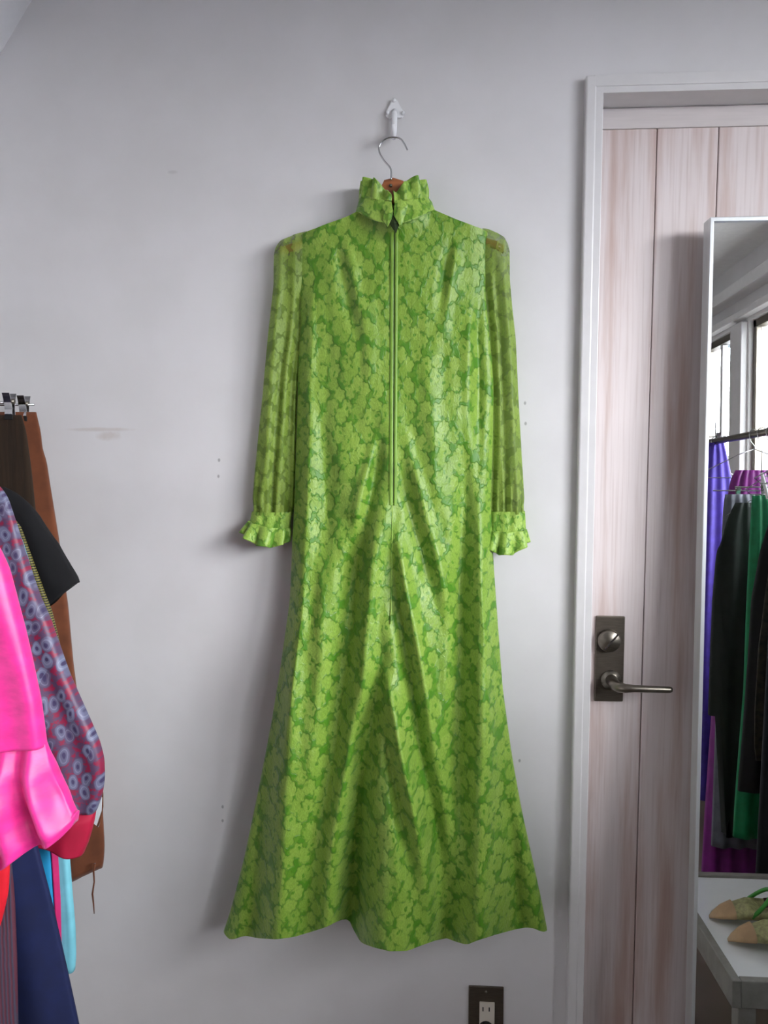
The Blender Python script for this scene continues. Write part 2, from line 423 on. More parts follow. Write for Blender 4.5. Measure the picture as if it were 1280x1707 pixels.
# door frame
mb = MB(); cw = d0-at(965.5, 700, -.018).x
struct('trim_1', mb.box(d0-cw, d0, -.018, .0, 0, DZ+cw, .003).box(DX1, DX1+cw, -.018, .0, 0, DZ+cw, .003).box(d0-.004, DX1+.004, -.0179, 0, DZ-.001, DZ+cw-.0005, .0005)
       .box(d0-.003, d0+.012, -.0165, .15, 0, DZ+.006, .0015).box(DX1-.012, DX1+.001, -.016, .15, 0, DZ, .002).box(d0, DX1, -.0163, .15, DZ-.012, DZ+.004, .0005),
       M['trim'], 'white door frame right of the green dress')
door = bpy.data.objects.new('door_1', None); COL.objects.link(door); door.location = (d0+.013, .045, 0)
tag(door, 'whitewashed plank door with steel lever', 'door', kind='structure')
pl1 = at(1096, 200, .045).x; pl2 = at(1199, 200, .045).x; pw = pl2-pl1
edges = [d0+.013, pl1, pl2]
while edges[-1]+pw < DX1-.02: edges.append(edges[-1]+pw)
edges.append(DX1-.013)
MB().box(d0+.013, DX1-.013, .052, .082, .008, DZ-.013).build('door_core', M['planks'], door)
for i in range(len(edges)-1):
    MB().box(edges[i]+.0008, edges[i+1]-.0008, .045, .053, .008, DZ-.050, .0016).build('plank', M['planks'], door)
MB().box(d0+.013, DX1-.013, .0445, .053, DZ-.0495, DZ-.013, .001).build('top_rail', M['planks_pale'], door)
# lock plate, thumb turn, lever
q0 = at(993.5, 1027, .04); q1 = at(1038.5, 1170, .04)
hp = MB().box(q0.x, q1.x, .04, .046, q1.z, q0.z, .002).build('lock_plate', M['plate'], door)
c = at(1016, 1069, .03); mb = MB()
mb.tube([(c.x, .044, c.z), (c.x, .030, c.z), (c.x, .026, c.z)], [.0215, .0215, .019], 40); mb.build('lock_cylinder', M['satin'], hp, True)
mb = MB(); a = math.radians(50)
for s_ in (-1,):
    dxx, dzz = math.cos(a), math.sin(a)
    L, Wd = .0185, .0014
    vs = []
    for yy in (.0245, .028):
        for (u, v) in ((-L, -Wd), (L, -Wd), (L, Wd), (-L, Wd)): vs.append((c.x+u*dxx-v*dzz+.003, yy, c.z+u*dzz+v*dxx))
    mb.add(vs, [(0, 1, 2, 3), (7, 6, 5, 4), (0, 4, 5, 1), (1, 5, 6, 2), (2, 6, 7, 3), (3, 7, 4, 0)])
mb.build('turn_ridge', M['steel'], hp)
l2 = at(1120, 1150, -.014); l0 = Vector((at(1018, 1140, .04).x, 0, l2.z+.001))
MB().tube([(l0.x, .044, l0.z), (l0.x, .036, l0.z)], .019, 32).build('lever_rose', M['satin'], hp, True)
mb = MB(); mb.tube([(l0.x, .04, l0.z), (l0.x, .006, l0.z), (l0.x+.004, -.007, l0.z), (l0.x+.014, -.013, l0.z), (l0.x+.03, -.014, l0.z), (l2.x-.004, -.014, l2.z), (l2.x, -.014, l2.z)],
                   [.0115, .0105, .0098, .0085, .0068, .0058, .0045], 20); mb.build('lever', M['satin'], hp, True)
# outlet
o0 = at(781, 1641.5, 0); o1 = at(838, 1741, 0)
ot = thing('power_outlet', 'steel-plated wall socket low on the wall below the dress', 'outlet', ((o0.x+o1.x)/2, 0, (o0.z+o1.z)/2))
cx, cz = ot.location.x, ot.location.z
MB().box(o0.x, o1.x, -.004, 0, o1.z, o0.z, .0015).build('cover_plate', M['plate'], ot)
s0 = at(799, 1667, 0); s1 = at(823.5, 1717, 0)
sk = MB().box(s0.x, s1.x, -.007, -.003, s1.z, s0.z, .001).build('socket_face', M['socket'], ot)
for k in (-1, 1):
    zz = at(806, 1678, 0).z; MB().box(cx+k*.006-.0011, cx+k*.006+.0011, -.0075, -.0055, zz-.0042, zz+.0042).build('slot', M['black'], sk)
zc = at(810, 1704, 0).z
MB().tube([(cx, -.007, zc-.006), (cx, -.02, zc-.006), (cx, -.026, zc-.012)], [.014, .013, .008], 16).build('plug', M['black'], ot, True)
for yy in (1651, 1731):
    z_ = at(810, yy, 0).z; MB().tube([(cx, -.003, z_), (cx, -.0052, z_)], .0024, 12).build('screw', M['satin'], ot, True)

# ------------------------------------------------------------------ windows
for i, (a, b) in enumerate(BAYS):
    w = bpy.data.objects.new('window_%d' % (i+1), None); COL.objects.link(w); w.location = (RX, (a+b)/2, WIN_Z0); tag(w, ['aluminium window nearest the dress wall', 'wide window reflected in the mirror beside the post', 'far window reflected at the mirror left edge'][i], 'window', kind='structure')
    mb = MB(); fw = .04
    mb.box(RX+.02, RX+.07, a, a-fw, WIN_Z0, WIN_Z1, .003).box(RX+.02, RX+.07, b, b+fw, WIN_Z0, WIN_Z1, .003)
    mb.box(RX+.02, RX+.07, a, b, WIN_Z0, WIN_Z0+fw, .003).box(RX+.02, RX+.07, a, b, WIN_Z1-fw, WIN_Z1, .003)
    mb.build('window_frame', M['satin'], w)
    mid = (a+b)/2
    MB().box(RX+.03, RX+.06, mid-.018, mid+.018, WIN_Z0+fw, WIN_Z1-fw, .003).build('meeting_stile', M['trim'], w)
    for (p, q) in ((a-fw, mid+.018), (mid-.018, b+fw)):
        MB().box(RX+.043, RX+.047, p, q, WIN_Z0+fw, WIN_Z1-fw).build('pane', M['glass'], w)
    MB().box(RX-.03, RX+.02, a+.01, b-.01, WIN_Z0-.025, WIN_Z0, .003).build('window_sill', M['trim'], w)
struct('trim_5', MB().box(RX-.035, RX+.02, -2.95, -3.11, WIN_Z0, WIN_Z1, .004), M['trim'], 'white post between the reflected windows')
g = MB().box(RX+.12, 40, -40, 30, -.4, -.3).build('ground', M['ground']); g['kind'] = 'structure'
ev = MB().box(RX+.12, RX+1.15, -6, 1.2, 2.90, 3.02, .01).build('trim_6', M['wall']); ev['kind'] = 'structure'; tag(ev, 'white eave added out of view over the windows to cut high sky light', 'eave')  # eave out of view, placed to cut off the high sky light
nb = thing('neighbouring_building', 'low slate blue building across the lane, glimpsed through the reflected window', 'building', (RX+4, -5, -.3))
M['slate'] = simple('slate_render', (78, 84, 98), .9, var=.05); M['darkpane'] = simple('dark_pane', (30, 34, 40), .2, bump=0)
MB().box(RX+4, RX+9, -22, 9, -.3, 1.92).build('wall', M['slate'], nb)
MB().box(RX+3.9, RX+9.1, -22.1, 9.1, 1.92, 2.05, .02).build('parapet', M['slate'], nb)
for yy in (-19, -15, -11, -7, -3, 1, 5):
    wf = MB().box(RX+3.97, RX+4.01, yy-.6, yy+.6, .5, 1.6, .01).build('window', M['trim'], nb)
    MB().box(RX+3.95, RX+3.975, yy-.54, yy+.54, .56, 1.54).build('pane', M['darkpane'], wf)
# scalloped awning outside
mb = MB(); rows = [[], []]
N = 60
for k in range(N+1):
    y = -.3-4.2*k/N; rows[0].append((RX+.30, y, 2.42)); rows[1].append((RX+.31, y, 2.34-.03*abs(math.sin(k*PI/4))))
mb.grid(rows); mb.grid([[(RX+.16, -.3-4.2*k/N, 2.60) for k in range(N+1)], rows[0]])
aw = mb.build('awning', M['awning']); tag(aw, 'grey scalloped awning outside the reflected windows', 'awning')
sm = aw.modifiers.new('thick', 'SOLIDIFY'); sm.thickness = .006

# ================================================================== HOOK + HANGER
hk = thing('wall_hook', 'small white plastic hook pinned to wall above the dress', 'hook', tuple(at(658, 190, 0)))
mb = MB(); cc = at(658, 186, 0)
poly = []
for k in range(60):
    a = 2*PI*k/60; r = .0125+.0065*(.5+.5*math.cos(3*(a-PI/2)))**1.5
    poly.append((cc.x+r*math.cos(a)*.95, cc.z+r*math.sin(a)))
mb.prism(poly, -.006, 0); mb.build('lobed_plate', M['plastic'], hk)
for (x, y) in ((657, 170), (646, 191), (672, 191)):
    p = at(x, y, 0); MB().tube([(p.x, -.0055, p.z), (p.x, -.0085, p.z)], .0032, 14).build('pin_head', M['plastic'], hk, True)
p1 = at(658, 188, 0); p2 = at(657, 233, 0)
ZH = p2.z
mb = MB().tube([(p1.x, -.005, p1.z), (p1.x, -.012, p1.z-.008), (p2.x, -.012, ZH+.008), (p2.x, -.018, ZH-.002), (p2.x, -.029, ZH-.004), (p2.x, -.038, ZH+.001), (p2.x, -.043, ZH+.010)],
               [.0055, .0055, .0052, .005, .0045, .004, .0028], 16); mb.build('hook_arm', M['plastic'], hk, True)
YH = -.034    # plane of hanger
hg = thing('wooden_hanger', 'brown wooden hanger with steel hook inside the green dress', 'hanger', tuple(at(655, 300, YH)))
wp = [(652, 300), (652, 285), (649, 278), (641, 269), (634, 258), (631.5, 249), (634, 240), (641, 232.5), (650, 229), (660, 229), (668, 232), (674, 240), (677, 246), (679, 250)]
pts = [at(x, y, YH) for x, y in wp]
sp = []
for i in range(len(pts)-1):
    p0 = pts[max(i-1, 0)]; p1_ = pts[i]; p2_ = pts[i+1]; p3 = pts[min(i+2, len(pts)-1)]
    for k in range(5):
        t = k/5; sp.append(.5*((2*p1_)+(-p0+p2_)*t+(2*p0-5*p1_+4*p2_-p3)*t*t+(-p0+3*p1_-3*p2_+p3)*t**3))
sp.append(pts[-1])
MB().tube(sp, .0016, 10).build('hanger_hook', M['steel'], hg, True)
top_px = [(464, 411), (480, 406), (520, 394), (560, 380), (600, 364), (625, 330), (640, 298), (655, 294), (672, 299), (692, 330), (715, 362), (760, 376), (800, 392), (828, 400), (841, 408)]
bot_px = [(466, 424), (482, 420), (522, 410), (562, 398), (602, 386), (627, 360), (641, 341), (655, 338), (671, 341), (692, 360), (715, 384), (760, 394), (800, 407), (826, 414), (839, 421)]
mb = MB(); rows = []
for (a, b) in zip(top_px, bot_px):
    A, B = at(*a, YH), at(*b, YH); row = []
    mid = (A+B)/2; hv = (A-B)/2
    for k in range(16):
        an = 2*PI*k/16; YA = -.0275; cs, sn = math.cos(an), math.sin(an)
        s_ = lambda v: math.copysign(abs(v)**.7, v)
        row.append((mid.x+hv.x*s_(sn), YA+.0058*s_(cs), mid.z+hv.z*s_(sn)))
    rows.append(row)
mb.grid(rows, True); mb.f.append(tuple(range(16))); mb.f.append(tuple(reversed(range(len(rows)*16-16, len(rows)*16))))
mb.build('hanger_body', M['wood'], hg, True)
p = at(651, 307, YH-.008); MB().tube([(p.x, -.033, p.z), (p.x, -.0365, p.z)], .0028, 12).build('screw', M['satin'], hg, True)

# ================================================================== THE GREEN DRESS
dress = thing('lace_dress', 'lime green lace maxi dress with ruffled collar, hung back-out on the wall', 'dress', tuple(at(650, 860, -.04)))
XL = smooth_tab([(388, 504), (430, 499), (480, 500), (540, 501), (600, 497), (700, 495), (850, 490), (900, 487), (1000, 483), (1100, 469), (1200, 453), (1300, 434), (1430, 407), (1520, 384), (1552, 373)], 1)
XR = smooth_tab([(388, 812), (430, 812), (480, 808), (540, 814), (640, 823), (760, 821), (840, 818), (930, 822), (1030, 829), (1150, 838), (1260, 853), (1350, 869), (1450, 891), (1510, 904), (1552, 912)], 1)
TOP = [(500, 391), (540, 375), (575, 363), (597, 352), (612, 357), (630, 365), (645, 372), (657, 375), (670, 372), (690, 363), (708, 354), (722, 350), (760, 366), (790, 377), (815, 387)]
HEM = [(373, 1551), (385, 1558), (405, 1559), (430, 1564), (460, 1566), (490, 1562), (520, 1553), (545, 1545), (562, 1536), (575, 1532), (582, 1534), (590, 1552), (602, 1572), (625, 1580), (650, 1586), (680, 1585), (700, 1577), (725, 1568), (745, 1564), (760, 1570), (778, 1575), (795, 1568), (830, 1557), (860, 1549), (890, 1544), (912, 1549)]
TOPs, HEMs = smooth_tab(TOP, 0), smooth_tab(HEM, 0)
# folds: ([(y, x, amp_mm, width_px)...])
FOLDS = [
 [(640, 656, 0, 16), (800, 650, 4, 18), (940, 622, 8, 18), (1060, 610, 8, 17), (1160, 600, 9, 18), (1300, 575, 8, 20), (1400, 556, 8, 20), (1560, 540, 6, 24)],
 [(1060, 640, 0, 12), (1180, 620, -8, 15), (1300, 603, -15, 20), (1400, 594, -22, 24), (1560, 584, -30, 22)],
 [(820, 655, 0, 25), (1000, 662, 4, 35), (1200, 664, 10, 42), (1400, 662, 16, 48), (1590, 655, 20, 50)],
 [(860, 658, 0, 10), (930, 668, 7, 11), (1030, 688, 10, 13), (1130, 706, 10, 14), (1250, 728, 8, 15), (1380, 745, 4, 16), (1500, 760, 0, 16)],
 [(900, 652, 0, 10), (1000, 662, -6, 12), (1120, 682, -9, 13), (1250, 700, -9, 14), (1380, 728, -7, 16), (1500, 742, -3, 16)],
 [(1090, 636, 0, 9), (1180, 655, 9, 11), (1290, 676, 11, 12), (1400, 700, 9, 14), (1500, 716, 4, 15), (1560, 720, 0, 15)],
 [(1190, 636, 0, 9), (1290, 655, -7, 11), (1400, 676, -7, 12), (1500, 690, -2, 12)],
 [(600, 790, 0, 14), (800, 775, -5, 15), (960, 766, -10, 16), (1100, 765, -11, 17), (1250, 760, -9, 17), (1400, 756, -6, 18), (1560, 748, -10, 18)],
 [(640, 806, 0, 16), (900, 806, 6, 18), (1050, 806, 11, 20), (1250, 806, 12, 22), (1400, 804, 14, 22), (1570, 800, 13, 24)],
 [(1150, 845, 0, 15), (1350, 852, -9, 18), (1560, 866, -16, 26)],
 [(640, 520, 0, 18), (850, 508, 6, 18), (1050, 494, 11, 20), (1250, 482, 14, 22), (1400, 474, 15, 25), (1570, 462, 13, 30)],
 [(860, 592, -2, 16), (950, 590, -9, 17), (1100, 576, -12, 19), (1250, 556, -9, 18), (1400, 530, -6, 18), (1560, 515, -8, 20)],
 [(900, 548, 0, 16), (1100, 534, 7, 17), (1300, 515, 5, 18), (1500, 500, 0, 18)],
 [(1250, 440, 0, 14), (1400, 430, -8, 16), (1560, 412, -12, 20)],
 [(1420, 425, 0, 12), (1560, 396, 8, 14)],
 [(700, 640, 0, 8), (780, 628, -4, 9), (860, 612, -5, 10), (940, 598, -3, 12)],
 [(720, 628, 0, 8), (800, 608, 4, 10), (900, 585, 3, 12), (960, 570, 0, 12)],
 [(700, 672, 0, 8), (780, 690, 4, 10), (880, 716, 5, 12), (980, 742, 3, 12), (1060, 752, 0, 12)],
 [(760, 664, 0, 8), (830, 678, -4, 9), (930, 706, -5, 11), (1030, 730, -3, 12)],
 [(395, 560, 0, 9), (450, 570, -3, 9), (540, 590, -2.5, 12), (640, 604, 0, 12)],
 [(395, 575, 0, 9), (450, 588, 2.5, 9), (540, 606, 2, 12), (640, 618, 0, 12)],
 [(395, 752, 0, 8), (440, 744, -4, 8), (500, 734, -2, 9), (560, 722, 0, 10)],
 [(395, 762, 0, 8), (440, 757, 3.5, 8), (520, 744, 2, 9), (600, 732, 0, 10)],
 [(480, 800, 0, 8), (560, 796, -5, 9), (680, 796, -5, 10), (800, 800, -2, 10), (860, 800, 0, 10)],
 [(480, 790, 0, 8), (560, 784, 3, 9), (700, 782, 4, 12), (840, 786, 0, 10)],
 [(440, 520, 0, 10), (560, 515, 4, 12), (700, 514, 4, 12), (840, 512, 0, 10)],
 [(560, 548, 0, 10), (700, 546, -3, 14), (860, 545, -4, 14), (980, 540, 0, 10)],
 [(560, 712, 0, 10), (680, 720, 3, 16), (820, 728, 3, 16), (900, 732, 0, 10)],
]
def folds(px, py):
    s = 0
    for f in FOLDS:
        if py < f[0][0]: continue
        x, a, w = interp(f, py)
        d = (px-x)/w
        if -3 < d < 3: s += a*math.exp(-d*d)
    s += 2.2*(noise.noise(Vector((px/46., py/130., 0)))) * sstep(390, 480, py)
    s += 1.0*(noise.noise(Vector((px/17., py/60., 5)))) * sstep(390, 480, py)
    return s*.0023
NU, NV = 230, 330
fr, bk = [], []
for j in range(NV+1):
    v = j/NV; yref = 388+(1552-388)*v
    xl, = interp(XL, yref); xr, = interp(XR, yref)
    Yc = -.030-.034*sstep(.2, .85, v)
    D = .020+.016*sstep(.0, .25, v)+.030*sstep(.35, 1, v)
    fa, ba = [], []
    for i in range(NU+1):
        u = i/NU; uu = .5-.5*math.cos(PI*u); uu = .6*uu+.4*u
        px = xl+(xr-xl)*uu
        # top / hem of this column
        ktop = 500+(815-500)*uu; khem = 373+(912-373)*uu
        yt, = interp(TOPs, ktop); yh, = interp(HEMs, khem)
        py = yt+(yh-yt)*v
        prof = max(0, 1-abs(2*uu-1)**2.6)**.6
        # shoulder closing and collar base opening
        close = sstep(0, .035, v)
        neck = .036*math.sqrt(max(0, 1-((ktop-659)/66)**2)) if abs(ktop-659) < 66 else 0
        d = D*prof*close + (1-close)*(max(neck, .016*min(1, prof*1.7)))
        edge = min(1, min(uu, 1-uu)*14)
        F_ = folds(px, py)*edge*sstep(0, .03, v)
        y = Yc-d-F_
        y = min(y, -.012)
        P = at(px, py, Yc+(y-Yc)*edge*(.7+.3*sstep(.5, .9, v)))
        fa.append((P.x, y, P.z))
        yb = min(-.006, Yc+.022*prof*close+.004+F_*.15)
        ba.append((P.x, yb if 0 < i < NU else y, at(px, py, Yc).z))
    fr.append(fa); bk.append(list(reversed(ba)))
rows = [a+b[1:-1] for a, b in zip(fr, bk)]
mb = MB().grid(rows, True)
body = mb.build('bodice_and_skirt', M['lace'], dress, True)

def sleeve(name, tab, Yc, D, foldfn, mat, parent, nv=120, nu=56, top_close=True, flat=.75, top=None):
    rows = []
    y0, y1 = tab[0][0], tab[-1][0]; T = smooth_tab(tab, 1)
    for j in range(nv+1):
        v = j/nv; py = y0+(y1-y0)*v; xl, xr = interp(T, py)
        A, B = at(xl, py, Yc), at(xr, py, Yc); row = []
        dd = D*(.45+.55*sstep(0, .05, v)) if top_close else D
        for k in range(nu):
            a = 2*PI*k/nu; c_, s_ = math.cos(a), math.sin(a)
            x = (A.x+B.x)/2+(B.x-A.x)/2*c_; z = (A.z+B.z)/2
            pxx = (xl+xr)/2+(xr-xl)/2*c_
            if top:
                tt = interp(top, pxx)[0]; z = at(pxx, tt+(y1-tt)*(py-y0)/(y1-y0), Yc).z
            f = foldfn(c_, v, py)*abs(s_)**.5
            y = Yc-dd*math.copysign(abs(s_)**flat, s_)-(f if s_ > 0 else -f*.4)
            row.append((x, min(y, -.004), z))
        rows.append(row)
    mb = MB().grid(rows, True)
    if top_close: mb.f.append(tuple(range(nu)))
    return mb.build(name, mat, parent, True, uvfn=lambda v: (v[0]+.31*v[1], v[2]))

def lfold(c_, v, py):
    s = .006*math.exp(-((c_+.45+.1*math.sin(v*5))/.22)**2)-.008*math.exp(-((c_-.15+.15*v)/.2)**2)*sstep(.1, .4, v)
    s += .003*math.exp(-((c_-.3)/.2)**2)-.009*math.exp(-((c_-.72)/.2)**2)*sstep(.12, .3, v) + .0016*noise.noise(Vector((c_*3, v*9, 1)))
    g = sstep(.75, 1, v); s += .0045*g*math.cos(c_*17+v*3)
    return s
def rfold(c_, v, py):
    s = .006*math.exp(-((c_-.5)/.25)**2)-.007*math.exp(-((c_+.1)/.2)**2)*sstep(.05, .3, v)-.009*math.exp(-((c_+.75)/.2)**2)*sstep(.1, .25, v)
    s += .0016*noise.noise(Vector((c_*3, v*9, 4)))
    g = sstep(.72, 1, v); s += .0045*g*math.cos(c_*16+v*3+1)
    return s
SL = [(388, 456, 512), (440, 456, 512), (480, 452, 513), (540, 446, 509), (600, 441, 499), (640, 438, 495), (700, 432, 493), (780, 425, 492), (830, 421, 491), (850, 424, 489), (858, 421, 487)]
SR = [(380, 804, 850), (430, 804, 850), (480, 805, 854), (540, 811, 860), (640, 817, 864), (760, 817, 870), (830, 816, 874), (845, 817, 872), (856, 817, 874)]
TSL = [(456, 426), (459, 415), (465, 407), (480, 398), (500, 390), (515, 385)]
TSR = [(800, 380), (815, 384), (830, 391), (841, 400), (847, 409), (850, 420)]
sl = sleeve('sleeve', SL, -.023, .0165, lfold, M['lace_sheer'], dress, top=TSL)
sr = sleeve('sleeve', SR, -.023, .0165, rfold, M['lace_sheer'], dress, top=TSR)
sl['label'] = sr['label'] = 'sheer unlined lace sleeve'
def cuff(tab, par, ph):
    cf = sleeve('cuff', tab, -.025, .0175, lambda c_, v, y: .0012*math.cos(c_*11+ph)+.001*noise.noise(Vector((c_*4, v*3, ph))), M['lace_trim'], par, 16, 48, False, .8); return cf
cuff([(853, 420, 487), (868, 417, 485), (886, 412, 483)], sl, 0)
cuff([(852, 816, 875), (868, 815, 876), (892, 812, 877)], sr, 2)
def ruffle(tab, par, n, amp, ph, Yc=-.030, D=.020):
    """pleated ring: tab rows (t, xl, yl, xr, yr, sag)"""
    rows = []
    nv, nu = 16, n*16
    for j in range(nv+1):
        t = j/nv; xl, yl, xr, yr, sag = interp(tab, t); row = []
        A, B = at(xl, yl, Yc), at(xr, yr, Yc)
        for k in range(nu):
            a = 2*PI*k/nu; c_, s_ = math.cos(a), math.sin(a)
            w = math.sin(n*a+ph+.8*math.sin(2*a+ph)+t*.4); am = amp*(.25+.75*t)
            m = .5+.5*c_
            x = A.x+(B.x-A.x)*m+am*.7*w*c_+am*.5*math.cos(n*a+ph); z = A.z+(B.z-A.z)*m - sag*(1-c_*c_)*.001 + .002*t*w
            y = Yc-(D+.006*t)*s_-am*w*abs(s_)**.4*(1 if s_ > 0 else .4)
            row.append((x, min(y, -.003), z))
        rows.append(row)
    mb = MB().grid(rows, True)
    o = mb.build('ruffle', M['lace_trim'], par, True, uvfn=lambda v: (v[0]+.5*v[1], v[2]))
    md = o.modifiers.new('thick', 'SOLIDIFY'); md.thickness = .0012
    return o
ruffle([(0, 415, 868, 485, 880, 3), (.5, 408, 879, 483, 892, 8), (1, 403, 888, 479, 904, 14)], sl, 9, .006, 0, -.030, .022)
ruffle([(0, 814, 882, 877, 882, 3), (.5, 810, 895, 878, 893, 8), (1, 805, 908, 879, 905, 18)], sr, 8, .006, 1.5, -.030, .022)

# collar: stand and pleated ruffle, split at the centre back
NC = 150
def collar_pt(a, t, n=0, amp=0, ph=0):
    """a: 0 at the split, going round to 2pi"""
    g = .035
    a2 = g+(2*PI-2*g)*(a/(2*PI))
    cs, sn = -math.sin(a2), math.cos(a2)           # x, toward room
    return cs, sn
def ring(tab, n, amp, name, parent, mat, nv, dip=None, skew=None):
    rows = []
    for j in range(nv+1):
        t = j/nv; xl, xr, yl, yr, Dp = interp(tab, t); row = []
        for k in range(NC*2+1):
            a = 2*PI*k/(NC*2); cs, sn = collar_pt(a, t)
            m = .5+.5*(-cs)                         # 0 = right ... flipped so that a starts left of split
            px = xl+(xr-xl)*(.5+.5*cs)
            py = yl+(yr-yl)*(.5+.5*cs)
            if sn > 0: py += (dip(t) if dip else 0)*sn**2
            w = math.sin(n*a+.9*math.sin(3*a)) if n else 0
            am = amp*(.3+.7*t)
            P = at(px, py, YH)
            x = P.x+cs*am*w*.8; y = YH-Dp*sn-sn*am*w; z = P.z+.0012*t*w*(1 if n else 0)
            if skew: z += skew(a, t)
            row.append((x, min(y, -.003), z))
        rows.append(row)
    mb = MB().grid(rows)
    o = mb.build(name, mat, parent, True, uvfn=lambda v: (v[0]+.4*v[1], v[2]))
    md = o.modifiers.new('thick', 'SOLIDIFY'); md.thickness = .0014
    return o
col = ring([(0, 593, 725, 354, 351, .044), (.5, 597, 720, 339, 337, .036), (1, 600, 712, 325, 327, .033)], 0, 0, 'collar_band', dress, M['lace_trim'], 12, dip=lambda t: 32-14*t)
def vee(a, t):
    # ruffle falls away toward the split
    d = min(a, 2*PI-a); return -.030*t*math.exp(-(d/.42)**2)-.006*t*(1-math.exp(-((a-5.2)/.8)**2))*(a < PI)
ring([(0, 599, 714, 333, 333, .034), (.5, 602, 712, 314, 318, .033), (1, 606, 706, 296, 303, .036)], 13, .0075, 'collar_ruffle', dress, M['lace_trim'], 14, dip=lambda t: 12-12*t, skew=vee)
# zip: two folded lips and a dark slit, following the back surface
def surf_y(px, py):
    best = None
    v = (py-385)/(1585-385); j = min(NV-1, max(0, int(v*NV)))
    P = None
    for jj in range(max(0, j-14), min(NV, j+14)):
        row = fr[jj]
        for q in range(0, NU, 2):
            pass
    return None
def front_at(px, py):
    """point of the dress surface nearest a given place"""
    T = at(px, py, -.07); bj = min(range(0, NV+1), key=lambda j: abs(fr[j][NU//2][2]-T.z))
    row = fr[bj]; bi = min(range(NU+1), key=lambda i: abs(row[i][0]-T.x))
    return Vector(row[bi])
def strip(name, mat, xa, half, lift, y0, y1, nn=60, parent=None, r=.002):
    rows = []
    for k in range(nn+1):
        py = y0+(y1-y0)*k/nn; px = xa(py); p = front_at(px, py); row = []
        p = Vector((at(px, py, p.y).x, p.y, at(px, py, p.y).z))
        for q in range(9):
            a = PI*q/8; row.append((p.x-half*math.cos(a), p.y-lift-r*math.sin(a), p.z))
        for q in range(1, 8):
            row.append((p.x+half*math.cos(PI*q/8), p.y+.001, p.z))
        rows.append(row)
    # smooth the depth a little
    for _ in range(3):
        ys_ = [[v[1] for v in r_] for r_ in rows]
        for i in range(1, nn):
            rows[i] = [(v[0], (ys_[i-1][q]+2*ys_[i][q]+ys_[i+1][q])/4, v[2]) for q, v in enumerate(rows[i])]
    return MB().grid(rows, True).build(name, mat, parent, True, uvfn=lambda v: (v[0], v[2]))
zx = lambda py: 657.5-2.5*(py-385)/455
zp = strip('zip_placket', M['zip'], lambda y: zx(y)-3.4, .0034, .001, 388, 842, 70, dress, .0018)
strip('zip_lip', M['zip'], lambda y: zx(y)+3.6, .0030, .0018, 384, 842, 70, zp, .0028)
strip('zip_slit', M['slit'], lambda y: zx(y)+.3, .0007, .0018, 386, 838, 70, zp, .0006)
strip('centre_seam', M['lace_trim'], lambda y: 654-6*((y-842)/450)**1.0 if y < 1100 else 650.5-.09*(y-1100), .0012, .0001, 842, 1040, 60, dress, .0007)
# keyhole gap and the two collar tabs closing over it
def tabpoly(name, pts, lift, mat, parent):
    vs = []; 
    base = YH-.040
    P = [at(x, y, base-l) for (x, y, l) in pts]
    n = len(P); cen = sum(P, Vector())/n; cen.y -= .003
    vs = [tuple(p) for p in P]+[tuple(cen)]+[(p.x, p.y+.002, p.z) for p in P]
    fs = [(i, (i+1) % n, n) for i in range(n)]+[(i, n+1+i, n+1+(i+1) % n, (i+1) % n) for i in range(n)]+[tuple(reversed(range(n+1, 2*n+1)))]
    o = MB().add(vs, fs).build(name, mat, parent, False, uvfn=lambda v: (v[0], v[2]))
    return o
tabpoly('keyhole', [(655, 352, .003), (660, 364, .004), (665, 375, .005), (660, 389, .004), (655, 382, .004), (648, 371, .004)], 0, M['slit'], dress)['label'] = 'dark keyhole gap'
tabpoly('collar_tab', [(658, 338, .006), (668, 332, .006), (680, 340, .005), (676, 356, .006), (669, 378, .008), (664, 372, .009), (656, 358, .007)], 0, M['lace_trim'], dress)
tabpoly('collar_tab', [(652, 340, .003), (656, 352, .005), (652, 366, .006), (646, 378, .006), (638, 366, .003), (640, 348, .002)], 0, M['lace_trim'], dress)

# ================================================================== CLOTHES ON THE LEFT RAIL
RAILX, RAILZ = -.83, 1.66
rack = thing('clothes_rail', 'steel clothes rail at the left holding the bright garments', 'rail', (RAILX, -.6, 0))
MB().tube([(RAILX, -.05, RAILZ), (RAILX, -1.15, RAILZ)], .0125, 16).build('rail', M['steel'], rack, True)
for y in (-.07, -1.12):
    MB().tube([(RAILX, y, RAILZ), (RAILX, y, .02)], .0125, 16).build('post', M['steel'], rack, True)
    MB().box(RAILX-.22, RAILX+.12, y-.015, y+.015, 0, .025, .003).build('foot', M['steel'], rack)

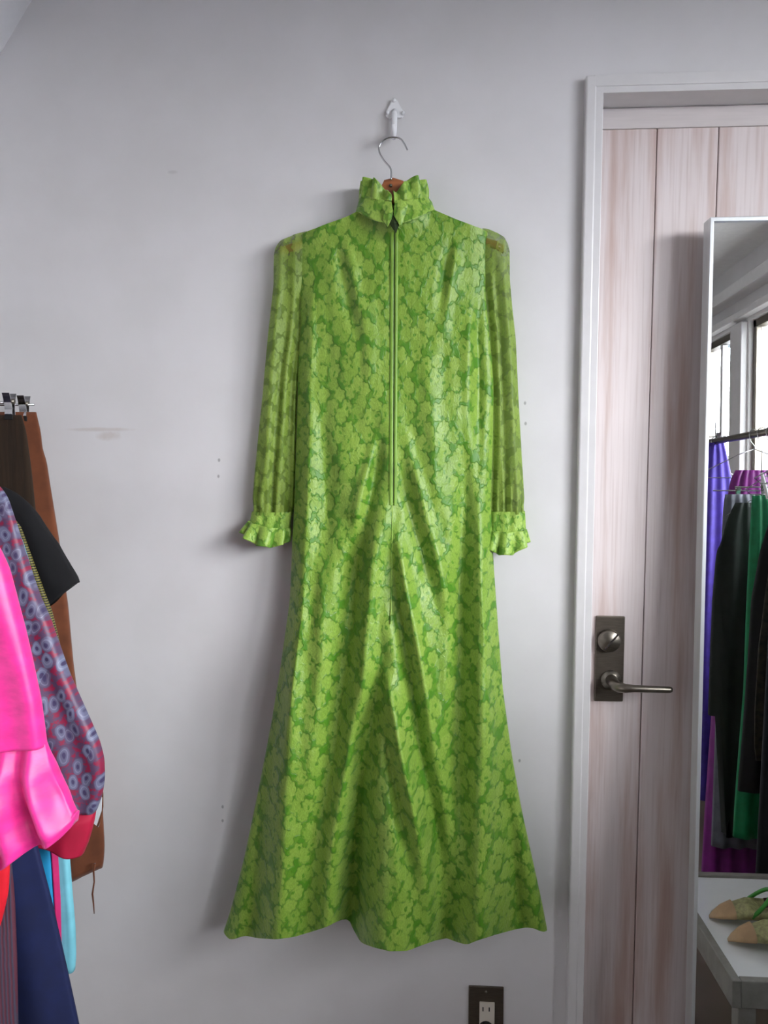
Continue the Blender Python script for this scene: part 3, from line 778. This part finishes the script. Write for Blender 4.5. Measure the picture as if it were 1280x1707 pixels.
def cloth(name, tab, Y, D, mat, parent, fold=.006, nf=6, seed=0, pers=at, nv=90, nu=72, flare=1.0, wall=None, edge=.02, sag=0, bottom=None):
    """hanging cloth lofted from rows (y, x_left, x_right) standing at depth Y, with real thickness and folds"""
    T = smooth_tab(tab, 1); y0, y1 = tab[0][0], tab[-1][0]; rows = []
    for j in range(nv+1):
        v = j/nv; row = []
        for k in range(nu):
            a = 2*PI*k/nu; c_, s_ = math.cos(a), math.sin(a)
            m = .5+.5*c_
            py = y0+(y1-y0)*v
            xl, xr = interp(T, py)
            px = xl+(xr-xl)*m
            if bottom: py = y0+(bottom(px)-y0)*v
            P = pers(px, py, Y)
            f = fold*(.35+.65*sstep(0, .7, v))*(math.sin(nf*m*PI+seed+1.3*math.sin(v*2.2+seed))+.5*noise.noise(Vector((m*5+seed, v*4, seed))))*abs(s_)**.5
            sg = 1 if s_ > 0 else -1
            y = Y - D*math.copysign(abs(s_)**.6, s_)*(.5+.5*sstep(0, .3, v)*flare) - f
            row.append((P.x, y, P.z))
        rows.append(row)
    mb = MB().grid(rows, True); mb.f.append(tuple(range(nu))); mb.f.append(tuple(reversed(range(nv*nu, nv*nu+nu))))
    return mb.build(name, mat, parent, True)

def wire_hanger(Y, z_bar, label, half=.09, clips=None, group='hangers on the left rail', X=None, mat='steel', rz=None):
    X = RAILX if X is None else X; rz = RAILZ if rz is None else rz
    h = thing('clip_hanger' if clips else 'wire_hanger', label, 'hanger', (X, Y, rz), group)
    pts = []
    for k in range(13):
        a = math.radians(-20+200*k/12); pts.append((X+.017*math.cos(a), Y, rz+.0006+.017*math.sin(a)-.0))
    pts += [(X-.012, Y, rz-.025), (X, Y, rz-.04), (X, Y, z_bar+.055)]
    MB().tube(pts, .0016, 8).build('hook', M[mat], h, True)
    if clips:
        MB().tube([(X-half, Y, z_bar), (X+half, Y, z_bar)], .0022, 8).build('bar', M[mat], h, True)
        MB().tube([(X, Y, z_bar+.056), (X, Y, z_bar)], .0022, 8).build('stem', M[mat], h, True)
        for cxx in clips: make_clip(h, cxx, Y, z_bar)
    else:
        MB().tube([(X, Y, z_bar+.055), (X-half*.3, Y, z_bar+.035), (X-half, Y, z_bar-.03), (X-half*.9, Y, z_bar-.045), (X+half*.9, Y, z_bar-.045), (X+half, Y, z_bar-.03), (X+half*.3, Y, z_bar+.035), (X, Y, z_bar+.055)], .0016, 8).build('shoulders', M[mat], h, True)
    return h
def make_clip(h, x, Y, z):
    c_ = MB(); 
    for sgn in (-1, 1):
        rows = []
        for (zz, yy) in ((.016, .011), (.010, .0085), (0, .005), (-.012, .0035), (-.020, .0045), (-.026, .003)):
            rows.append([(x-.0065, Y+sgn*yy, z+zz), (x+.0065, Y+sgn*yy, z+zz), (x+.0065, Y+sgn*(yy+.0016), z+zz), (x-.0065, Y+sgn*(yy+.0016), z+zz)])
        c_.grid(rows, True)
    o = c_.build('clip', M['steel'], h, False)
    MB().tube([(x-.009, Y, z+.002), (x+.009, Y, z+.002)], .0042, 12).build('clip_spring', M['satin'], o, True)
    p_ = MB().box(x-.0075, x+.0075, Y-.006, Y+.006, z-.030, z-.021, .001).build('clip_pad', M['black'], o)
    return o

zb = at(30, 674, -.09).z
# 1 tan suede skirt, nearest the wall
Y1 = -.075
wire_hanger(Y1, zb, 'clip hanger holding the tan suede skirt by the wall', at(57, 674, Y1).x-RAILX, [at(40, 674, Y1).x, at(40, 674, Y1).x-.20])
t1 = thing('suede_skirt', 'tan suede wrap skirt nearest the wall with thong tie', 'skirt', tuple(at(60, 1000, Y1)))
cloth('skirt_panel', [(687, -200, 60), (705, -200, 64), (725, -200, 69), (745, -202, 69), (765, -205, 77), (800, -210, 82), (850, -215, 90), (900, -220, 98), (950, -225, 104), (1000, -230, 112), (1100, -235, 121), (1180, -240, 131), (1250, -245, 150), (1300, -248, 168), (1370, -250, 171), (1425, -250, 174), (1455, -250, 171)],
      Y1, .018, M['brown'], t1, .006, 9, 1.2, bottom=lambda px: 1470-24*sstep(100, 172, px))
tp = [(158, 1440), (156, 1452), (157, 1470), (154, 1490), (156, 1508), (157, 1523)]
MB().tube([at(x, y, Y1-.022) for x, y in tp], [.0022, .0018, .0014, .0018, .0014, .0010], 8).build('thong_tie', M['brown'], t1, True)
tl = [(168, 1312), (171, 1322), (171, 1345), (167, 1368), (163, 1378)]
MB().tube([at(x, y, Y1-.024) for x, y in tl], .0016, 8).build('tie_loop', M['brown'], t1, True)
q = [(166, 1322), (170, 1330), (169, 1352), (161, 1376), (156, 1372), (158, 1350)]
MB().prism([(at(x, y, Y1-.030).x, at(x, y, Y1-.030).z) for x, y in q], Y1-.031, Y1-.029).build('paper_tag', M['plastic'], t1)['label'] = 'small white swing tag'
# 2 dark brown skirt added as the shaded front of the suede skirt
Y2 = -.125
wire_hanger(Y2, at(20, 671, Y2).z, 'clip hanger holding the dark brown skirt', at(24, 674, Y2).x-RAILX, [at(16, 671, Y2).x, at(16, 671, Y2).x-.2])
t2 = thing('shaded_skirt_front', 'dark brown skirt added as the shaded front of the tan suede skirt', 'skirt', tuple(at(20, 1000, Y2)))
cloth('skirt_panel', [(692, -240, 36), (720, -240, 44), (780, -242, 52), (840, -245, 58), (920, -250, 66), (1000, -255, 72), (1100, -258, 76), (1200, -260, 80), (1300, -262, 84)], Y2, .014, M['darkbrown'], t2, .004, 8, .4)
# 3 black tee with cap sleeve
Y3 = -.165
wire_hanger(Y3, at(-170, 790, Y3).z, 'wire hanger inside the black shirt')
t3 = thing('black_shirt', 'black jersey shirt with a wide short sleeve', 'shirt', tuple(at(40, 900, Y3)))
cloth('sleeve', [(812, -60, 8), (820, -50, 28), (835, -30, 50), (850, -15, 65), (870, 0, 80), (895, 12, 97), (920, 22, 108), (945, 35, 119), (968, 50, 130), (976, 60, 132)], Y3, .010, M['blackcloth'], t3, .002, 3, .2, nv=60,
      bottom=lambda px: 1015-44*sstep(70, 131, px))
cloth('body', [(800, -260, -60), (830, -300, -30), (900, -290, 5), (1000, -285, 20), (1150, -285, 30), (1280, -290, 38)], Y3, .012, M['blackcloth'], t3, .004, 7, 2)
# 4 gold lurex top
Y4 = -.195
wire_hanger(Y4, at(-170, 780, Y4).z, 'wire hanger inside the gold shirt')
t4 = thing('gold_shirt', 'gold lurex shirt showing as a sliver behind the paisley sleeve', 'shirt', tuple(at(40, 950, Y4)))
cloth('sleeve', [(850, -60, 14), (880, -50, 36), (920, -30, 50), (980, -15, 72), (1020, 0, 87), (1060, 10, 97), (1100, 20, 105), (1150, 30, 110)], Y4, .008, M['gold'], t4, .002, 4, .7, nv=50)
# 5 turquoise striped dress
Y5 = -.225
wire_hanger(Y5, at(-170, 780, Y5).z, 'wire hanger inside the turquoise dress')
t5 = thing('striped_dress', 'turquoise dress with one magenta stripe and a blue panel', 'dress', tuple(at(60, 1300, Y5)))
cloth('panel_pale', [(862, -60, 18), (890, -60, 34), (930, -60, 47), (970, -50, 58), (1050, -30, 66), (1200, 0, 82), (1330, 60, 104), (1415, 84, 114), (1480, 94, 119), (1550, 98, 125), (1600, 99, 126), (1618, 100, 124)], Y5, .010, M['cyan'], t5, .0008, 2, 1.1)['label'] = 'pale turquoise panel'
cloth('panel_magenta', [(870, -70, 20), (905, -60, 32), (960, -50, 40), (1100, -30, 50), (1300, 40, 78), (1415, 78, 97), (1500, 84, 102), (1600, 90, 104)], Y5-.008, .008, M['magenta'], t5, .002, 3, 2)['label'] = 'magenta stripe'
cloth('panel_blue', [(1000, -200, 20), (1200, -200, 48), (1415, -190, 85), (1500, -185, 90), (1600, -180, 92)], Y5-.014, .008, M['blue'], t5, .003, 8, .5)['label'] = 'bright blue panel'
# 6 paisley shirt
Y6 = -.29
wire_hanger(Y6, at(-190, 770, Y6).z, 'wire hanger inside the paisley shirt')
t6 = thing('paisley_blouse', 'grey violet paisley blouse with full sleeve and crimson cuff', 'blouse', tuple(at(60, 1100, Y6)))
s6 = cloth('sleeve', [(800, -120, -12), (815, -110, 4), (830, -100, 13), (870, -85, 26), (920, -65, 41), (970, -50, 57), (1000, -40, 68), (1030, -30, 82), (1075, -15, 98), (1120, -5, 114), (1150, 2, 127), (1190, 15, 145), (1235, 25, 165), (1265, 35, 173), (1300, 45, 174), (1330, 55, 169), (1352, 62, 160)], Y6, .020, M['paisley'], t6, .004, 4, .3, nv=110, nu=90)
cloth('cuff', [(1346, 58, 161), (1360, 60, 158), (1385, 60, 152), (1405, 60, 146), (1424, 62, 138)], Y6, .018, M['crimson'], s6, .002, 3, .3, nv=30, bottom=lambda px: 1406+18*sstep(70, 130, px))['label'] = 'crimson cuff'
cloth('body', [(780, -300, -110), (900, -330, -60), (1100, -330, -40), (1400, -335, -30)], Y6, .016, M['paisley'], t6, .004, 8, 2)
# 7 navy skirt
Y7 = -.335
wire_hanger(Y7, at(-150, 700, Y7).z, 'clip hanger holding the navy skirt', .18, [RAILX-.12, RAILX+.12])
t7 = thing('navy_skirt', 'long navy flared skirt under the pink sleeve', 'skirt', tuple(at(60, 1560, Y7)))
zt = [(720, -340, -120), (900, -345, -80), (1150, -352, -20), (1300, -358, 28), (1410, -365, 60), (1510, -372, 86), (1620, -380, 111), (1707, -386, 130), (1800, -390, 146)]
cloth('skirt_panel', zt, Y7, .018, M['navy'], t7, .006, 9, 1.4)
# 8 plum striped knit
Y8 = -.38
wire_hanger(Y8, at(-190, 770, Y8).z, 'wire hanger inside the plum striped dress')
t8 = thing('striped_knit_dress', 'plum and grey striped knit dress at the lower left edge', 'dress', tuple(at(0, 1600, Y8)))
cloth('body', [(790, -380, -120), (1000, -385, -60), (1200, -390, -30), (1400, -400, 14), (1500, -404, 23), (1600, -408, 27), (1707, -412, 29), (1760, -414, 30)], Y8, .016, M['stripes'], t8, .004, 9, 2.2)
# 9 scarlet garment
Y9 = -.42
wire_hanger(Y9, at(-190, 770, Y9).z, 'wire hanger inside the scarlet shirt')
t9 = thing('scarlet_shirt', 'scarlet shirt peeping out below the pink flounce', 'shirt', tuple(at(-20, 1450, Y9)))
cloth('body', [(790, -410, -140), (1000, -410, -80), (1200, -410, -40), (1380, -415, 12), (1440, -415, 17), (1490, -415, 14), (1540, -415, 2), (1560, -415, -6)], Y9, .014, M['red'], t9, .004, 8, 1)
# 10 pink dress with flounced sleeve
YP = -.475
wire_hanger(YP, at(-200, 770, YP).z, 'wire hanger inside the hot pink dress')
t10 = thing('pink_dress', 'hot pink jacquard dress with a flounced sleeve at left edge', 'dress', tuple(at(20, 1200, YP)))
s10 = cloth('sleeve', [(840, -260, -90), (870, -240, -40), (915, -210, -2), (950, -190, 13), (990, -170, 24), (1050, -150, 40), (1110, -135, 54), (1170, -120, 67), (1215, -110, 73), (1243, -105, 76)], YP, .026, M['pink'], t10, .005, 4, 2.2, nv=80, nu=90)
cloth('flounce', [(1238, -106, 76), (1262, -120, 85), (1290, -130, 95), (1320, -138, 108), (1350, -145, 120), (1366, -150, 127), (1376, -150, 124)], YP, .028, M['pink'], s10, .016, 9, .6, nv=60, nu=160,
      bottom=lambda px: interp([(-150, 1470), (0, 1449), (14, 1440), (26, 1428), (45, 1413), (60, 1407), (80, 1401), (97, 1395), (112, 1386), (122, 1376), (127, 1364)], px)[0])
cloth('body', [(800, -430, -240), (1000, -440, -190), (1250, -450, -170), (1500, -460, -150)], YP, .018, M['pink'], t10, .005, 8, 1)

# ================================================================== LEANING MIRROR
m0 = at(1183, 700, -.045).x
MW, MH = .46, at(1200, 366, -.03).z
mr = thing('standing_mirror', 'tall aluminium framed mirror standing before the plank door', 'mirror', (m0, MIR_P.y, 0))
mr.rotation_euler = (-MIR_TILT, 0, 0)
def mpart(mb, name, mat, parent=mr):
    off = Vector((m0, MIR_P.y, 0))
    mb.v = [(v[0]+off.x, v[1]+off.y, v[2]) for v in mb.v]
    return mb.build(name, mat, parent)
FT = .030
mpart(MB().box(-.006, .001, -.004, FT, .02, MH, .0012), 'frame_stile', M['alu'])
mpart(MB().box(MW-.001, MW+.006, -.004, FT, .02, MH, .0012), 'frame_stile', M['alu'])
mpart(MB().box(-.006, MW+.006, -.004, FT, MH-.003, MH+.005, .0012), 'frame_rail', M['alu'])
mpart(MB().box(-.006, MW+.006, -.004, FT, .012, .022, .0012), 'frame_rail', M['alu'])
mpart(MB().box(0, MW, 0, .004, .021, MH-.002), 'mirror_glass', M['mirror'])
mpart(MB().box(.002, MW-.002, .005, .012, .022, MH-.004), 'backing_board', M['black'])
mpart(MB().box(MW/2-.02, MW/2+.02, FT, FT+.02, .012, 1.3, .003), 'easel_strut', M['alu'])
for xx in (.03, MW-.03): mpart(MB().box(xx-.02, xx+.02, -.02, .05, 0, .014, .002), 'foot', M['black'])

# ================================================================== WHAT THE MIRROR SHOWS
# second rail with dark clothes, right of the photographer
R2X, R2Z = mir_at(1240, 727, -1.5).x, mir_at(1240, 727, -1.5).z
r2 = thing('clothes_rail', 'steel clothes rail before the windows, seen in the mirror', 'rail', (R2X, -1.6, 0))
MB().tube([(R2X, -.60, R2Z), (R2X, -2.6, R2Z)], .0125, 16).build('rail', M['satin'], r2, True)
for y in (-.62, -2.58):
    MB().tube([(R2X, y, R2Z), (R2X, y, .02)], .0125, 16).build('post', M['satin'], r2, True)
    MB().box(R2X-.13, R2X+.22, y-.015, y+.015, 0, .025, .003).build('foot', M['satin'], r2)
G2 = 'hangers on the reflected rail'
def mcloth(name, tab, Y, D, mat, parent, **k):
    return cloth(name, tab, Y, D, mat, parent, pers=mir_at, nv=50, nu=60, **k)
Ya = -1.78   # violet
wire_hanger(Ya, mir_at(1198, 728, Ya).z, 'clip hanger with the violet blue skirt, reflected at mirror edge', .14, [mir_at(1197, 728, Ya).x, mir_at(1197, 728, Ya).x+.2], X=R2X, rz=R2Z, group=G2)
v1 = thing('violet_skirt', 'violet blue skirt reflected at the left edge of mirror', 'skirt', tuple(mir_at(1200, 900, Ya)))
mcloth('skirt_panel', [(738, 1182, 1206), (760, 1178, 1212), (800, 1172, 1220), (900, 1166, 1224), (1050, 1160, 1226), (1190, 1158, 1226), (1330, 1156, 1226)], Ya, .03, M['violet'], v1, fold=.008, nf=6)
Yp = -1.41
wire_hanger(Yp, mir_at(1250, 775, Yp).z, 'wire hanger with the purple satin gown, reflected', .18, None, X=R2X, rz=R2Z, group=G2)
v2 = thing('purple_gown', 'long purple satin gown reflected behind the darker clothes', 'dress', tuple(mir_at(1240, 1300, Yp)))
mcloth('gown_body', [(784, 1226, 1290), (800, 1217, 1300), (900, 1205, 1310), (1150, 1190, 1325), (1350, 1176, 1335), (1462, 1170, 1345)], Yp, .035, M['purple'], v2, fold=.012, nf=14)
Yg = -1.345
wire_hanger(Yg, mir_at(1230, 818, Yg).z, 'clip hanger with the charcoal skirt, reflected', .16, [mir_at(1230, 818, Yg).x, mir_at(1230, 818, Yg).x+.22], X=R2X, rz=R2Z, group=G2)
v3 = thing('charcoal_skirt', 'long charcoal grey skirt reflected left of the green one', 'skirt', tuple(mir_at(1220, 1100, Yg)))
mcloth('skirt_panel', [(824, 1209, 1258), (840, 1206, 1262), (900, 1203, 1268), (1050, 1198, 1274), (1250, 1192, 1280), (1410, 1186, 1290)], Yg, .022, M['grey'], v3, fold=.008, nf=8)
Yd = -1.275
wire_hanger(Yd, mir_at(1262, 860, Yd).z+.03, 'wire hanger with the blackish green jacket, reflected', .14, None, X=R2X, rz=R2Z, group=G2)
v4 = thing('dark_jacket', 'blackish green jacket reflected in the middle of mirror', 'jacket', tuple(mir_at(1220, 1000, Yd)))
mcloth('jacket_body', [(838, 1226, 1262), (855, 1212, 1275), (880, 1203, 1290), (930, 1194, 1300), (1000, 1188, 1300), (1100, 1184, 1300), (1192, 1181, 1300)], Yd, .025, M['darkgreen'], v4, fold=.006, nf=7, bottom=lambda px: 1192+200*sstep(1196, 1206, px))
Ye = -1.20
wire_hanger(Ye, mir_at(1268, 812, Ye).z, 'clip hanger with the emerald skirt, reflected', .14, [mir_at(1273, 812, Ye).x, mir_at(1273, 812, Ye).x+.2], X=R2X, rz=R2Z, group=G2)
v5 = thing('emerald_dress', 'emerald green dress reflected between black garments', 'dress', tuple(mir_at(1270, 1000, Ye)))
mcloth('dress_body', [(826, 1254, 1310), (850, 1252, 1320), (930, 1248, 1330), (1000, 1245, 1340), (1150, 1240, 1350), (1300, 1228, 1355), (1395, 1222, 1360)], Ye, .022, M['green'], v5, fold=.008, nf=9)
Yf = -1.12
wire_hanger(Yf, mir_at(1330, 800, Yf).z, 'wire hanger with the black coat, reflected', .14, None, X=R2X, rz=R2Z, group=G2)
v6 = thing('black_coat', 'black coat with brocade edge reflected at the right', 'coat', tuple(mir_at(1270, 1100, Yf)))
mcloth('coat_body', [(830, 1296, 1380), (870, 1282, 1390), (920, 1267, 1400), (1000, 1253, 1410), (1100, 1247, 1410), (1200, 1240, 1410), (1318, 1230, 1410)], Yf, .025, M['blackcloth'], v6, fold=.006, nf=9)
mcloth('brocade_edge', [(950, 1281, 1320), (1000, 1274, 1320), (1080, 1264, 1320), (1180, 1258, 1320), (1240, 1257, 1320), (1268, 1260, 1320)], Yf+.034, .006, M['brocade'], v6, fold=.002, nf=4)
mcloth('sash', [(788, 1267, 1272), (810, 1272, 1278), (832, 1277, 1284)], Yf+.02, .004, M['plastic'], v6, fold=0, nf=2)['label'] = 'white slanting hanger arm cover'

blocker_dresses = [(-.74, 'olive', (36, 38, 26)), (-.86, 'umber', (40, 32, 28)), (-.98, 'ink', (22, 24, 34)), (-1.90, 'teal', (20, 92, 100)), (-2.00, 'maroon', (96, 20, 40)), (-2.10, 'mustard', (170, 130, 40)), (-2.20, 'slate', (70, 80, 96)), (-2.31, 'rust', (150, 70, 36)), (-2.42, 'cream', (206, 196, 176))]  # dresses added to keep window light off the lower wall
for i, (Y, cn, rgb) in enumerate(blocker_dresses):
    wire_hanger(Y, R2Z-.13, 'wire hanger with the added %s dress, on the rail by the windows' % cn, .17, None, X=R2X, rz=R2Z, group=G2)
    t_ = thing('blocker_dress', '%s long dress added on the rail to block window light' % cn, 'dress', (R2X, Y, .9), 'dresses added along the window rail to block light')
    rws = []
    for j in range(31):
        v = j/30; hw = .05+.15*sstep(0, .10, v)+.05*v; hw *= .75 if Y > -1.05 else 1; z = R2Z-.20-v*(R2Z-.38); row = []
        for k in range(40):
            a = 2*PI*k/40; c_, s_ = math.cos(a), math.sin(a)
            row.append((R2X+(.04 if Y > -1.05 else 0)+hw*c_, Y-.022*math.copysign(abs(s_)**.6, s_)-.008*v*math.sin(c_*14+i), z-.035*abs(c_)*(1-v)))
        rws.append(row)
    mb = MB().grid(rws, True); mb.f.append(tuple(range(40))); mb.build('dress_body', simple(cn+'_cloth', rgb, .75), t_, True)

# low white table with a pair of shoes
TZ = .36
def mz(px, py, z):
    d = ray(px, py); t = (MIR_P-CAM).dot(MIR_N)/d.dot(MIR_N); p = CAM+d*t
    r = d-2*d.dot(MIR_N)*MIR_N; return p+r*((z-p.z)/r.z)
ta = mz(1172, 1556, TZ); tb = mz(1280, 1690, TZ); tc_ = mz(1172, 1462, TZ); td = mz(1272, 1456, TZ)
print('TABLE', ta, tb, tc_, td, 'rail', R2X, R2Z)
EX0 = (ta.x+tb.x)/2; EY0 = tc_.y; 
tbl = thing('low_table', 'low white table with weathered rim, reflected at mirror bottom', 'table', (EX0+.16, (EY0-.2)/2, 0))
TX1 = EX0+.33; TY1 = -.22
MB().box(EX0, TX1, EY0, TY1, TZ-.012, TZ, .002).build('tabletop', M['tabletop'], tbl)
for (a, b, c_, d_) in ((EX0-.018, EX0, EY0-.018, TY1+.018), (TX1, TX1+.018, EY0-.018, TY1+.018), (EX0, TX1, EY0-.018, EY0), (EX0, TX1, TY1, TY1+.018)):
    MB().box(a, b, c_, d_, TZ-.05, TZ+.006, .002).build('rim', M['tableedge'], tbl)
for x in (EX0+.02, TX1-.02):
    for y in (EY0+.02, TY1-.02):
        MB().box(x-.018, x+.018, y-.018, y+.018, 0, TZ-.012, .002).build('leg', M['tableedge'], tbl)
def shoe(toe, heel, label, flip):
    """pointed pump lying along toe->heel on the table"""
    sh = thing('pointed_shoe', label, 'shoe', (toe.x, toe.y, TZ), 'snakeskin shoes on the low table')
    ax = (heel-toe).normalized(); sd = Vector((-ax.y, ax.x, 0)); L = (heel-toe).length
    secs = [(0, .004, .006, .004), (.06, .014, .016, .008), (.18, .028, .030, .012), (.34, .038, .042, .016), (.5, .034, .048, .016), (.7, .026, .055, .022), (.86, .028, .060, .034), (.97, .022, .062, .040), (1, .008, .060, .042)]
    rows = []; inner = []
    for (t, w, h, zf) in secs:
        p = toe+ax*(t*L); row = []
        for k in range(20):
            a = 2*PI*k/20; c_, s_ = math.cos(a), math.sin(a)
            z = TZ + zf + (h-zf*.5)*(.5+.5*s_)
            if t > .36 and s_ > .55: z -= (s_-.55)*.07*min(1, (t-.36)*6)*(1 if t < .97 else .2)   # foot opening
            q = p+sd*(w*math.copysign(abs(c_)**.8, c_)); row.append((q.x, q.y, z))
        rows.append(row)
    mb = MB().grid(rows, True); mb.f.append(tuple(range(20))); mb.f.append(tuple(reversed(range(len(rows)*20-20, len(rows)*20))))
    mb.build('upper', M['snakeskin'], sh, True)
    rows = []
    for (t, w, h, zf) in secs:
        if .38 < t < .98:
            p = toe+ax*(t*L); rows.append([tuple(p+sd*(w*.62*c_)+Vector((0, 0, TZ+zf+h*.72-.012*(1-abs(c_)) - p.z))) for c_ in (-1, -.5, 0, .5, 1)])
    MB().grid(rows).build('insole', M['shoedark'], sh, True)
    rows = []
    for (t, w, h, zf) in secs[:4]:
        p = toe+ax*(t*L*.62-.001); row = []
        for k in range(20):
            a = 2*PI*k/20; c_, s_ = math.cos(a), math.sin(a)
            q = p+sd*((w*.9+.0015)*c_); row.append((q.x, q.y, TZ+zf*.8+(h*.86-zf*.5+.0015)*(.5+.5*s_)))
        rows.append(row)
    mb = MB().grid(rows, True); mb.f.append(tuple(range(20))); mb.build('toe_cap', M['toetan'], sh, True)
    hp_ = toe+ax*(L*.93)
    MB().tube([(hp_.x, hp_.y, TZ+.045), (hp_.x, hp_.y, TZ+.015), (hp_.x, hp_.y, TZ+.001)], [.016, .010, .008], 12).build('heel', M['toetan'], sh, True)
    a = toe+ax*(L*.34); pts = []
    for k in range(13):
        an = PI*k/12; q = a+sd*(.034*math.cos(an))+ax*(.05*math.sin(an)); pts.append((q.x, q.y, TZ+.030+.050*math.sin(an)))
    MB().tube(pts, .0045, 8).build('ankle_strap', M['strap'], sh, True)
    return sh
s_toe = mz(1183, 1518, TZ+.02); s_toe2 = mz(1214, 1556, TZ+.02)
tx = Vector((1, .12, 0)).normalized()
print('toes', s_toe, s_toe2)
shoe(Vector((s_toe.x, s_toe.y, TZ)), Vector((s_toe.x, s_toe.y, TZ))+tx*.24, 'pointed olive snakeskin shoe, farther back on the reflected table', 1)
shoe(Vector((s_toe2.x, s_toe2.y, TZ)), Vector((s_toe2.x, s_toe2.y, TZ))+tx*.24, 'pointed olive snakeskin shoe, nearer the mirror table front', -1)
